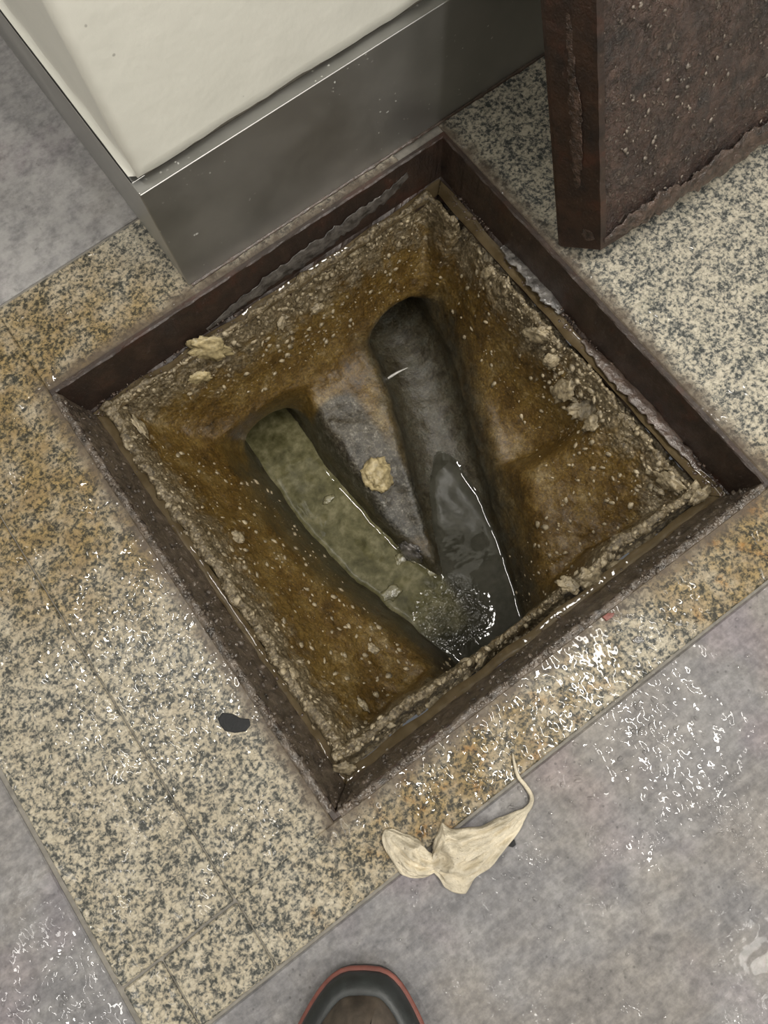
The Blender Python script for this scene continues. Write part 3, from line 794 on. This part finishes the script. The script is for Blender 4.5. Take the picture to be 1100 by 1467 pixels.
# ------------------------------------------------------------------ manhole frame
frame = empty('manhole_surround', (0.225, 0.225, 0)); tag(frame, 'square dark rusty steel manhole frame set flush in the granite', 'manhole frame')
S = 0.45
def frame_bar(side):
    """one mitred angle bar: upstand and seating flange"""
    prof = [(-0.0055, -0.0009), (-0.0050, 0.0002), (-0.0012, 0.0002), (0.0, -0.0009), (0.0016, -0.0300), (0.0030, -0.0520), (0.0060, -0.0550), (0.0165, -0.0555), (0.0168, -0.0600), (-0.0055, -0.0600)]
    n = 110; vs = []; fs = []
    for i in range(n + 1):
        t = i / n
        for k, (o, z) in enumerate(prof):
            L0, L1 = o, S - o
            s = L0 + (L1 - L0) * t
            j = (0.0011 * mnoise.noise((s * 55, side * 9.1, k * .7)) + 0.0006 * mnoise.noise((s * 190, side * 5.1, k * 1.9))) if 1 < k < 9 and 0 < i < n else 0
            oo = o + j; zz = z + (j * 0.7 if k > 4 else 0)
            x, y = [(s, oo), (S - oo, s), (S - s, S - oo), (oo, S - s)][side]
            vs.append((x - 0.225, y - 0.225, zz))
    m_ = len(prof)
    for i in range(n):
        for k in range(m_):
            fs.append((i * m_ + k, i * m_ + (k + 1) % m_, (i + 1) * m_ + (k + 1) % m_, (i + 1) * m_ + k))
    fs.append(tuple(range(m_))[::-1]); fs.append(tuple(n * m_ + k for k in range(m_)))
    o = mesh_obj('frame_bar', vs, fs, M['rust'], frame, False)
    return o
for s_ in range(4): frame_bar(s_)
# crumbs of rust lying on the flange
pts = []
for side, n in ((0, 160), (1, 420), (2, 420), (3, 150)):
    for _ in range(n):
        s = random.uniform(0.01, 0.44); o = 0.004 + 0.010 * random.random() ** 1.5
        x, y = [(s, o), (S - o, s), (S - s, S - o), (o, S - s)][side]
        if mnoise.noise((s * 16, side * 3.3, 0)) < -0.12: continue
        pts.append((Vector((x - .225, y - .225, -0.0535 + 0.012 * max(0, 0.007 - o) / 0.007)), Vector((random.uniform(-.4, .4), random.uniform(-.4, .4), 1)).normalized(), 1))
scatter('rust_crumbs', pts, M['crumb'], frame, 0.0007, 0.0030, 0.6)
# sludge smeared along the far upstand
def smear(name, pts, mat, parent, seed, flat=0.5, nrm=(0, 0, 1)):
    """ragged smear of sludge along 3D points with half-widths, pressed flat along nrm"""
    P = cat_path([p[:3] for p in pts], 14); Rr = np.interp(np.linspace(0, 1, len(P)), np.linspace(0, 1, len(pts)), [p[3] for p in pts])
    vs, fs = [], []; m_ = 22; nv = Vector(nrm)
    for i, (p, r) in enumerate(zip(P, Rr)):
        p = Vector(p)
        tdir = Vector(P[min(i + 1, len(P) - 1)] - P[max(i - 1, 0)]).normalized()
        s = tdir.cross(nv).normalized()
        for a in range(m_):
            an = 2 * math.pi * a / m_
            ca_, sa_ = math.cos(an), math.sin(an)
            rag_ = 1 + 0.55 * mnoise.noise(p * 120 + Vector((seed, ca_, 0))) + 0.35 * mnoise.noise(p * 330 + Vector((0, seed, ca_ * 2)))
            q = p + s * ca_ * r * rag_
            th_ = r * flat * (0.75 + 0.9 * mnoise.noise(q * 160 + Vector((seed, 0, 0))) + 0.5 * mnoise.noise(q * 420))
            vs.append(q + nv * sa_ * max(0.0003, th_))
    for i in range(len(P) - 1):
        for a in range(m_): fs.append((i * m_ + a, i * m_ + (a + 1) % m_, (i + 1) * m_ + (a + 1) % m_, (i + 1) * m_ + a))
    fs.append(tuple(range(m_))); fs.append(tuple((len(P) - 1) * m_ + a for a in range(m_))[::-1])
    return mesh_obj(name, vs, fs, mat, parent, True)
def wl(x, z): return (x - .225, .4495 - .225 + z * 0.075, z)
smear('sludge_smear', [(*wl(0.150, -0.046), .003), (*wl(0.20, -0.041), .008), (*wl(0.25, -0.037), .011), (*wl(0.30, -0.034), .012), (*wl(0.345, -0.030), .010), (*wl(0.375, -0.027), .008), (*wl(0.405, -0.018), .004)], M['sludge'], frame, 1.0, 0.10, (0, -1, 0))
def wr_(y, z, o=0.006): return (.45 - o - .225, y - .225, z)
smear('sludge_smear', [(*wr_(.34, -.050), .003), (*wr_(.31, -.048), .007), (*wr_(.27, -.047), .009), (*wr_(.245, -.050), .004)], M['sludge'], frame, 3.0, 0.3)
smear('sludge_smear', [(*wr_(.21, -.052, .008), .003), (*wr_(.17, -.050, .009), .007), (*wr_(.12, -.049, .008), .008), (*wr_(.07, -.050, .008), .006), (*wr_(.04, -.053, .008), .002)], M['brown_sludge'], frame, 4.0, 0.3)
def mud_fillet(side):
    """mud banked against a near upstand"""
    n, m_ = 260, 12; vs, fs = [], []
    for i in range(n + 1):
        s0 = 0.002 + (S - 0.004) * i / n
        fill = 0.55 + 0.45 * mnoise.noise((s0 * 14, side * 5.0, 2)) + 0.25 * mnoise.noise((s0 * 60, side, 9))
        top = 0.0008; wid = 0.0095 + 0.0040 * fill
        for k in range(m_ + 1):
            q = k / m_
            o = -0.0064 + (wid + 0.0064) * q; z = top - 0.0545 * max(0.0, (q - 0.33) / 0.67) ** (1.15 - 0.35 * fill) - (0.0022 if k == 0 else 0)
            j_ = 0.0016 * mnoise.noise((s0 * 120, q * 5, side * 3.3)) + 0.0010 * mnoise.noise((s0 * 330, q * 12, side * 7.7))
            o += (max(-0.0006, j_) if 0 < k < m_ else 0) + (0.0022 * mnoise.noise((s0 * 70, side, 4)) - 0.0012 if k == 0 else 0)
            s1_ = s0 + (-0.0064 if i == 0 else (0.0064 if i == n else 0)); lim = max(0.0006, min(s0, S - s0)); o = min(o, lim)
            x, y = [(s0, o), (S - o, s0), (S - s0, S - o), (o, S - s0)][side]
            vs.append((x - .225, y - .225, z + j_ * 0.5))
    for i in range(n):
        for k in range(m_): fs.append((i * (m_ + 1) + k, (i + 1) * (m_ + 1) + k, (i + 1) * (m_ + 1) + k + 1, i * (m_ + 1) + k + 1))
    return mesh_obj('mud_fillet', vs, fs, M['mud'], frame, True)
mud_fillet(0); mud_fillet(3)
pts = []
for side, n in ((0, 800), (3, 800)):
    for _ in range(n):
        s = random.uniform(0.004, 0.446); q = random.random() ** 1.2; o = -0.005 + 0.015 * q
        x, y = [(s, o), (S - o, s), (S - s, S - o), (o, S - s)][side]
        if mnoise.noise((s * 20, side * 3.3, 5)) < -0.25: continue
        z = 0.0009 if o < 0 else -0.054 * (max(0, o) / 0.0115) ** 0.95
        pts.append((Vector((x - .225, y - .225, z)), Vector((random.uniform(-.4, .4), random.uniform(-.4, .4), 1)).normalized(), 1))
scatter('mud_crumbs', pts, M['mud'], frame, 0.0006, 0.0030, 0.6)

# water standing on the flange
M['ringwater'] = make_water('rusty_water', (0.060, 0.042, 0.020), (0.110, 0.082, 0.045), 70, 0.7)
def ring_water(side, label, a=0.0, b_=1.0, off=0.0):
    n = 140; m_ = 8; vs, fs = [], []
    for i in range(n + 1):
        t = a + (b_ - a) * i / n
        s0 = 0.006 + (S - 0.012) * t
        in_ = (0.0100 if side in (0, 3) else 0.0065) + 0.0035 * mnoise.noise((s0 * 30, side * 4.7, 1)); out = 0.0195 + 0.002 * mnoise.noise((s0 * 34, side * 2.9, 6)) + off
        lim = min(s0, S - s0) 
        for k in range(m_ + 1):
            q = k / m_
            o = in_ + (out - in_) * q
            o = min(o, max(lim, 0.0))
            e = min(q, 1 - q) * (out - in_)
            z = -0.0528 + 0.0016 * math.exp(-e / 0.0016) - 0.0006
            x, y = [(s0, o), (S - o, s0), (S - s0, S - o), (o, S - s0)][side]
            vs.append((x, y, z))
    for i in range(n):
        for k in range(m_): fs.append((i * (m_ + 1) + k, (i + 1) * (m_ + 1) + k, (i + 1) * (m_ + 1) + k + 1, i * (m_ + 1) + k + 1))
    return tag(mesh_obj('standing_water', vs, fs, M['ringwater'], None, True), label, 'water', kind='stuff')
ring_water(0, 'brown water standing on the frame ledge nearest the white rag')
ring_water(1, 'brown water standing on the frame ledge below the leaning cover')
ring_water(2, 'brown water standing on the frame ledge along the steel skirting')
ring_water(3, 'brown water standing on the frame ledge beside the wide granite strip')

# ------------------------------------------------------------------ cover leaning beside the pit
TH = math.radians(21.0); CT, CW = 0.0465, 0.0112; CL = 0.436
Bk = on_floor(800, 350)
cover = empty('manhole_cover', (Bk.x, Bk.y, 0.0)); cover.rotation_euler = (-TH, 0, math.radians(-1.5))
tag(cover, 'rusty square manhole cover leaning on edge against the pillar, crusted underside facing out', 'manhole cover')
# local frame: x along the edge, z up the cover, -y towards the viewer (underside)
def cover_tray():
    rim = 0.006; rec = 0.004
    def rect(i, y): return [(i, y, i), (CL - i, y, i), (CL - i, y, CL - i), (i, y, CL - i)]
    rings = [rect(0.0, 0.0), rect(0.0, -0.004), rect(CW, -CT), rect(CW + rim, -CT), rect(CW + rim + 0.001, -CT + rec)]
    vs = [p for r in rings for p in r]; fs = []
    for k in range(len(rings) - 1):
        for i in range(4): fs.append((k * 4 + i, k * 4 + (i + 1) % 4, k * 4 + 4 + (i + 1) % 4, k * 4 + 4 + i))
    bm = bmesh.new(); V = [bm.verts.new(p) for p in vs]
    for f in fs: bm.faces.new([V[i] for i in f])
    bmesh.ops.subdivide_edges(bm, edges=[e for e in bm.edges if e.calc_length() > 0.2], cuts=70, use_grid_fill=True)
    for v in bm.verts:
        k = mnoise.noise(v.co * 60) * 0.0009 + mnoise.noise(v.co * 210) * 0.0005
        v.co.y += k
        if 0.002 < v.co.x < CL - .002: v.co.z += k * 0.6
        else: v.co.x += k * 0.6
    bmesh.ops.recalc_face_normals(bm, faces=bm.faces)
    me = bpy.data.meshes.new('tray_rim'); bm.to_mesh(me); bm.free(); me.materials.append(M['lid_rust'])
    o = bpy.data.objects.new('tray_rim', me); COL.objects.link(o); o.parent = cover
    return o
cover_tray()
n = 150; i0 = CW + 0.006; L_ = CL - 2 * i0
vs = []; 
for a in range(n + 1):
    for c in range(n + 1):
        x = i0 + L_ * a / n; z = i0 + L_ * c / n
        k = 0.0016 * mnoise.noise((x * 45, z * 45, 3)) + 0.0011 * mnoise.noise((x * 140, z * 140, 8)) + 0.0008 * mnoise.noise((x * 330, z * 330, 2))
        vs.append((x, -CT + 0.0028 - k, z))
fs = [(a * (n + 1) + c, (a + 1) * (n + 1) + c, (a + 1) * (n + 1) + c + 1, a * (n + 1) + c + 1) for a in range(n) for c in range(n)]
mesh_obj('underside', vs, fs, M['under'], cover, True)
box('granite_infill', 0.006, CL - 0.006, -0.010, 0.0012, 0.006, CL - 0.006, M['granite'], cover, 0.001)
# ridge of sludge along the bottom edge of the underside
smear('sludge_smear', [(CW + .004, -CT - .000, CW + .008, .003), (.05, -CT - .002, CW + .012, .009), (.085, -CT - .002, CW + .010, .011), (.11, -CT - .001, CW + .008, .005), (.13, -CT - .002, CW + .010, .012), (.19, -CT - .001, CW + .012, .012), (.27, -CT - .001, CW + .009, .009), (.40, -CT, CW + .008, .003)], M['lid_sludge'], cover, 9.0, 0.22, (0, -1, 0))
smear('sludge_smear', [(.006, -.022, .05, .0015), (.005, -.025, .09, .005), (.005, -.027, .14, .006), (.005, -.024, .18, .003), (.0055, -.022, .24, .001)], M['lid_sludge'], cover, 12.0, 0.10, (-0.97, -0.24, 0))
smear('sludge_smear', [(.006, -.018, .020, .003), (.007, -.030, .022, .006), (.009, -.040, .026, .003)], M['lid_sludge'], cover, 13.0, 0.12, (-0.97, -0.24, 0))
pts = []
for _ in range(3200):
    x = i0 + L_ * random.random(); z = i0 + L_ * random.random()
    if mnoise.noise((x * 22, z * 22, 7)) < -0.1: continue
    pts.append((Vector((x, -CT + .002, z)), Vector((0, -1, 0)), 1))
scatter('scale_flakes', pts, M['lidflake'], cover, 0.0004, 0.0024, 0.4)

# ------------------------------------------------------------------ rag
def rag():
    spec = [(551, 1189, 4, 1), (557, 1197, 20, 6), (572, 1214, 36, 12), (590, 1229, 44, 15), (606, 1236, 32, 12), (620, 1237, 20, 8), (632, 1234, 52, 15), (650, 1229, 74, 19), (672, 1219, 54, 16), (700, 1204, 38, 12), (725, 1187, 29, 9), (742, 1171, 16, 5), (752, 1162, 8, 2.5), (760, 1152, 5.5, 2), (761, 1140, 5, 2), (752, 1125, 5, 1.8), (742, 1112, 4.5, 1.6), (737, 1095, 3.5, 1.4), (734, 1079, 1.5, .8)]
    P = cat_path([on_floor(u, v, 0.002)[:] for (u, v, w, h) in spec], 8)
    n = len(P); q = np.linspace(0, 1, n); qs = np.linspace(0, 1, len(spec))
    W = np.interp(q, qs, [s[2] for s in spec]) * 0.00064 / 2; Hh = np.interp(q, qs, [s[3] for s in spec]) * 0.001
    m_ = 40; vs, fs = [], []
    for i in range(n):
        t = P[min(i + 1, n - 1)] - P[max(i - 1, 0)]; t = Vector((t[0], t[1], 0)).normalized(); s = Vector((-t.y, t.x, 0))
        for a in range(m_):
            an = 2 * math.pi * a / m_
            c, sn = math.cos(an), math.sin(an)
            big = min(1, W[i] / 0.012)
            wob = 1 + big * 0.28 * mnoise.noise((i * 0.10, c * 1.3 + 5, sn)) 
            off = s * (W[i] * c * wob) + t * (big * 0.004 * mnoise.noise((c * 2, sn * 2, i * .07)))
            if sn > 0:
                fold = 1 + big * (0.8 * mnoise.noise((i * 0.06 + c * 3.0, c * 4.5, 2.2)) + 0.6 * mnoise.noise((i * 0.16, c * 6, 8.8)) - 0.55 * abs(math.sin(c * 4.2 + i * 0.09 + 2 * mnoise.noise((i * .05, c, 3)))))
                z = Hh[i] * sn ** 0.6 * max(0.15, fold)
            else:
                z = 0.0012 * sn
            vs.append((P[i][0] + off.x, P[i][1] + off.y, 0.0022 + z))
    for i in range(n - 1):
        for a in range(m_): fs.append((i * m_ + a, (i + 1) * m_ + a, (i + 1) * m_ + (a + 1) % m_, i * m_ + (a + 1) % m_))
    fs.append(tuple(range(m_))); fs.append(tuple((n - 1) * m_ + a for a in range(m_))[::-1])
    o = mesh_obj('rag', vs, fs, M['rag'], None, True)
    return o
r_ = rag(); tag(r_, 'wet off-white rag with a twisted tail lying across the granite and grey tile joint', 'rag')

# ------------------------------------------------------------------ scraps on the floor
def flake(name, outline, mat, label, z=0.0012):
    P = [on_floor(u, v) for u, v in outline]; n = len(P); vs = []
    c = sum(P, Vector()) / n
    for p in P: vs.append((p.x, p.y, 0.0002))
    for p in P: vs.append((c.x + (p.x - c.x) * .9, c.y + (p.y - c.y) * .9, z + 0.0002 * random.random()))
    vs.append((c.x, c.y, z + 0.0006))
    fs = [(i, (i + 1) % n, n + (i + 1) % n, n + i) for i in range(n)] + [(n + i, n + (i + 1) % n, 2 * n) for i in range(n)]
    return tag(mesh_obj(name, vs, fs, mat, None, False), label, 'scrap')
flake('black_scrap', [(312, 1030), (318, 1021), (332, 1022), (345, 1029), (357, 1030), (359, 1039), (352, 1048), (336, 1050), (322, 1047), (316, 1040)], M['black'], 'shiny black scrap stuck on the granite left of the frame', 0.0005)
flake('black_scrap', [(727, 1206), (731, 1201), (737, 1203), (739, 1210), (734, 1214), (728, 1212)], M['black'], 'tiny black chip on grey tile just right of the rag', 0.002)
flake('red_scrap', [(862, 884), (870, 878), (880, 878), (878, 884), (868, 890)], M['redtrim'], 'small red scrap on the near granite beside the frame', 0.0016)
flake('wet_scrap', [(904, 917), (912, 911), (921, 913), (923, 919), (914, 922), (906, 921)], M['sludge'], 'small pale wet scrap on the near granite strip', 0.0016)

# drops of splashed water, beyond counting
dm_ = bpy.data.materials.new('water_drop'); dm_.use_nodes = True
nt = dm_.node_tree; nt.nodes.clear()
out_ = nt.nodes.new('ShaderNodeOutputMaterial'); mx = nt.nodes.new('ShaderNodeMixShader'); tr = nt.nodes.new('ShaderNodeBsdfTransparent'); gl = nt.nodes.new('ShaderNodeBsdfGlossy'); fr = nt.nodes.new('ShaderNodeFresnel')
fr.inputs['IOR'].default_value = 1.45; gl.inputs['Roughness'].default_value = 0.03
nt.links.new(fr.outputs[0], mx.inputs[0]); nt.links.new(tr.outputs[0], mx.inputs[1]); nt.links.new(gl.outputs[0], mx.inputs[2]); nt.links.new(mx.outputs[0], out_.inputs[0])
M['drop'] = dm_
def drops(name, specs, label):
    vs, fs = [], []; off = 0
    m_ = 7; rings = ((1.0, 0.0), (0.82, 0.55), (0.42, 0.9))
    for (x, y, r) in specs:
        el = random.uniform(1.0, 2.6) if random.random() < .5 else 1.0; an0 = random.uniform(0, 6.28); ph = random.uniform(0, 9)
        for (k, hz) in rings:
            for a in range(m_):
                an = 2 * math.pi * a / m_; rr = r * k * (1 + 0.35 * math.sin(an * 2 + ph) * random.uniform(.3, 1))
                px, py = rr * math.cos(an) * el, rr * math.sin(an)
                vs.append((x + px * math.cos(an0) - py * math.sin(an0), y + px * math.sin(an0) + py * math.cos(an0), 0.00005 + hz * r * 0.42))
        vs.append((x, y, 0.00005 + r * 0.42))
        for k in range(2):
            for a in range(m_): fs.append((off + k * m_ + a, off + k * m_ + (a + 1) % m_, off + (k + 1) * m_ + (a + 1) % m_, off + (k + 1) * m_ + a))
        for a in range(m_): fs.append((off + 2 * m_ + a, off + 2 * m_ + (a + 1) % m_, off + 3 * m_))
        off += 3 * m_ + 1
    return tag(mesh_obj(name, vs, fs, M['drop'], None, True), label, 'water', kind='stuff')
def free(x, y):
    return not (-0.009 < x < 0.459 and -0.009 < y < 0.459) and not (x > WX - .004 and y > WY - .006)
sp = []
def spray(cu, cv, su, sv, n, r0, r1):
    for _ in range(n):
        p = on_floor(random.gauss(cu, su), random.gauss(cv, sv))
        if free(p.x, p.y): sp.append((p.x, p.y, r0 + (r1 - r0) * random.random() ** 4))
spray(230, 930, 90, 110, 420, .0004, .0022); spray(380, 1180, 90, 70, 240, .0003, .0016)
spray(640, 1110, 110, 60, 420, .0003, .0016); spray(900, 1010, 90, 60, 260, .0004, .0024); spray(720, 1260, 130, 80, 380, .0003, .0014)
spray(950, 1200, 120, 140, 240, .0003, .0016); spray(80, 1440, 60, 30, 60, .0005, .0026); spray(60, 370, 60, 50, 90, .0003, .0014); spray(60, 560, 60, 60, 140, .0003, .0014)
drops('water_drops', sp, 'scattered drops of splashed water on the floor tiles')

# ------------------------------------------------------------------ shoe of whoever took the picture
tip = on_floor(523, 1384, 0.012)
ang = math.atan2(-RY.y, -RY.x)
shoe = empty('work_shoe', (tip.x, tip.y, 0), (0, 0, ang)); tag(shoe, 'grimy dark work shoe toe with red welt at the bottom of the picture', 'shoe')
def outline(inset, n=64):
    """shoe plan, toe tip at the origin pointing +x"""
    L_, W_ = 0.285, 0.064
    pts = []
    for i in range(n):
        a = 2 * math.pi * i / n
        cx, sy = math.cos(a), math.sin(a)
        l = L_ / 2 * (1 - cx)
        tt = l / L_
        hw = W_ * (0.80 + 0.28 * math.exp(-((tt - 0.30) / 0.22) ** 2) - 0.10 * math.exp(-((tt - 0.62) / 0.15) ** 2))
        s = abs(sy) ** 0.66 * (1 if sy >= 0 else -1)
        pts.append(Vector((-l, hw * s * (0.93 if s < 0 else 1.0))))
    out = []
    for i in range(n):
        t = (pts[(i + 1) % n] - pts[i - 1]).normalized(); nr = Vector((t.y, -t.x))
        out.append(pts[i] - nr * inset)
    return out
def shoe_part(name, secs, mat, cap=False):
    vs, fs = [], []; n = 64
    for (ins, zf) in secs:
        for p in outline(ins, n):
            l = -p.x / 0.285
            vs.append((p.x, p.y, zf(l) if callable(zf) else zf))
    for k in range(len(secs) - 1):
        for i in range(n): fs.append((k * n + i, k * n + (i + 1) % n, (k + 1) * n + (i + 1) % n, (k + 1) * n + i))
    if cap: fs.append(tuple((len(secs) - 1) * n + i for i in range(n)))
    o = mesh_obj(name, vs, fs, mat, shoe, True)
    return o
sole = shoe_part('sole', [(0.012, 0.0), (0.003, 0.0), (0.0012, 0.003), (0.0012, 0.009), (0.004, 0.0095)], M['rubber'])
shoe_part('welt', [(0.003, 0.0088), (0.0, 0.0095), (-0.0004, 0.0115), (0.0006, 0.0135), (0.005, 0.0140)], M['redtrim'])
up = lambda z0, k: (lambda l: z0 + k * min(1, max(0, l) / 0.35) ** 0.8)
shoe_part('rubber_rand', [(0.0022, 0.0135), (0.0018, 0.018), (0.0030, 0.024), (0.0070, 0.0290), (0.0120, 0.0315), (0.0135, 0.0310)], M['rubber'])
shoe_part('upper', [(0.0120, 0.029), (0.0135, 0.0325), (0.0165, up(0.0345, 0.012)), (0.022, up(0.0375, 0.022)), (0.030, up(0.0400, 0.034)), (0.038, up(0.0415, 0.044)), (0.046, up(0.042, 0.048))], M['leather'], True)
for k in range(5):
    x = -0.10 - 0.018 * k; hz = up(0.0415, 0.044)(-x / 0.285) + 0.002
    vs = []; fs = []
    for i in range(13):
        t = -1 + 2 * i / 12
        for a in range(6):
            an = 2 * math.pi * a / 6
            vs.append((x + 0.003 * math.cos(an), t * 0.02, hz - 0.010 * t * t + 0.002 * math.sin(an) + 0.003))
    for i in range(12):
        for a in range(6): fs.append((i * 6 + a, i * 6 + (a + 1) % 6, i * 6 + 6 + (a + 1) % 6, i * 6 + 6 + a))
    mesh_obj('lace', vs, fs, M['lacing'], shoe, True)
pts = []
for _ in range(26):
    l = random.uniform(.03, .09); w = random.uniform(-.022, .022)
    pts.append((Vector((-l, w, up(0.040, 0.034)(l / .285) + 0.0015)), Vector((0, 0, 1)), 1))
scatter('scale_flakes', pts, M['fat'], shoe, 0.0006, 0.0028, 0.5)
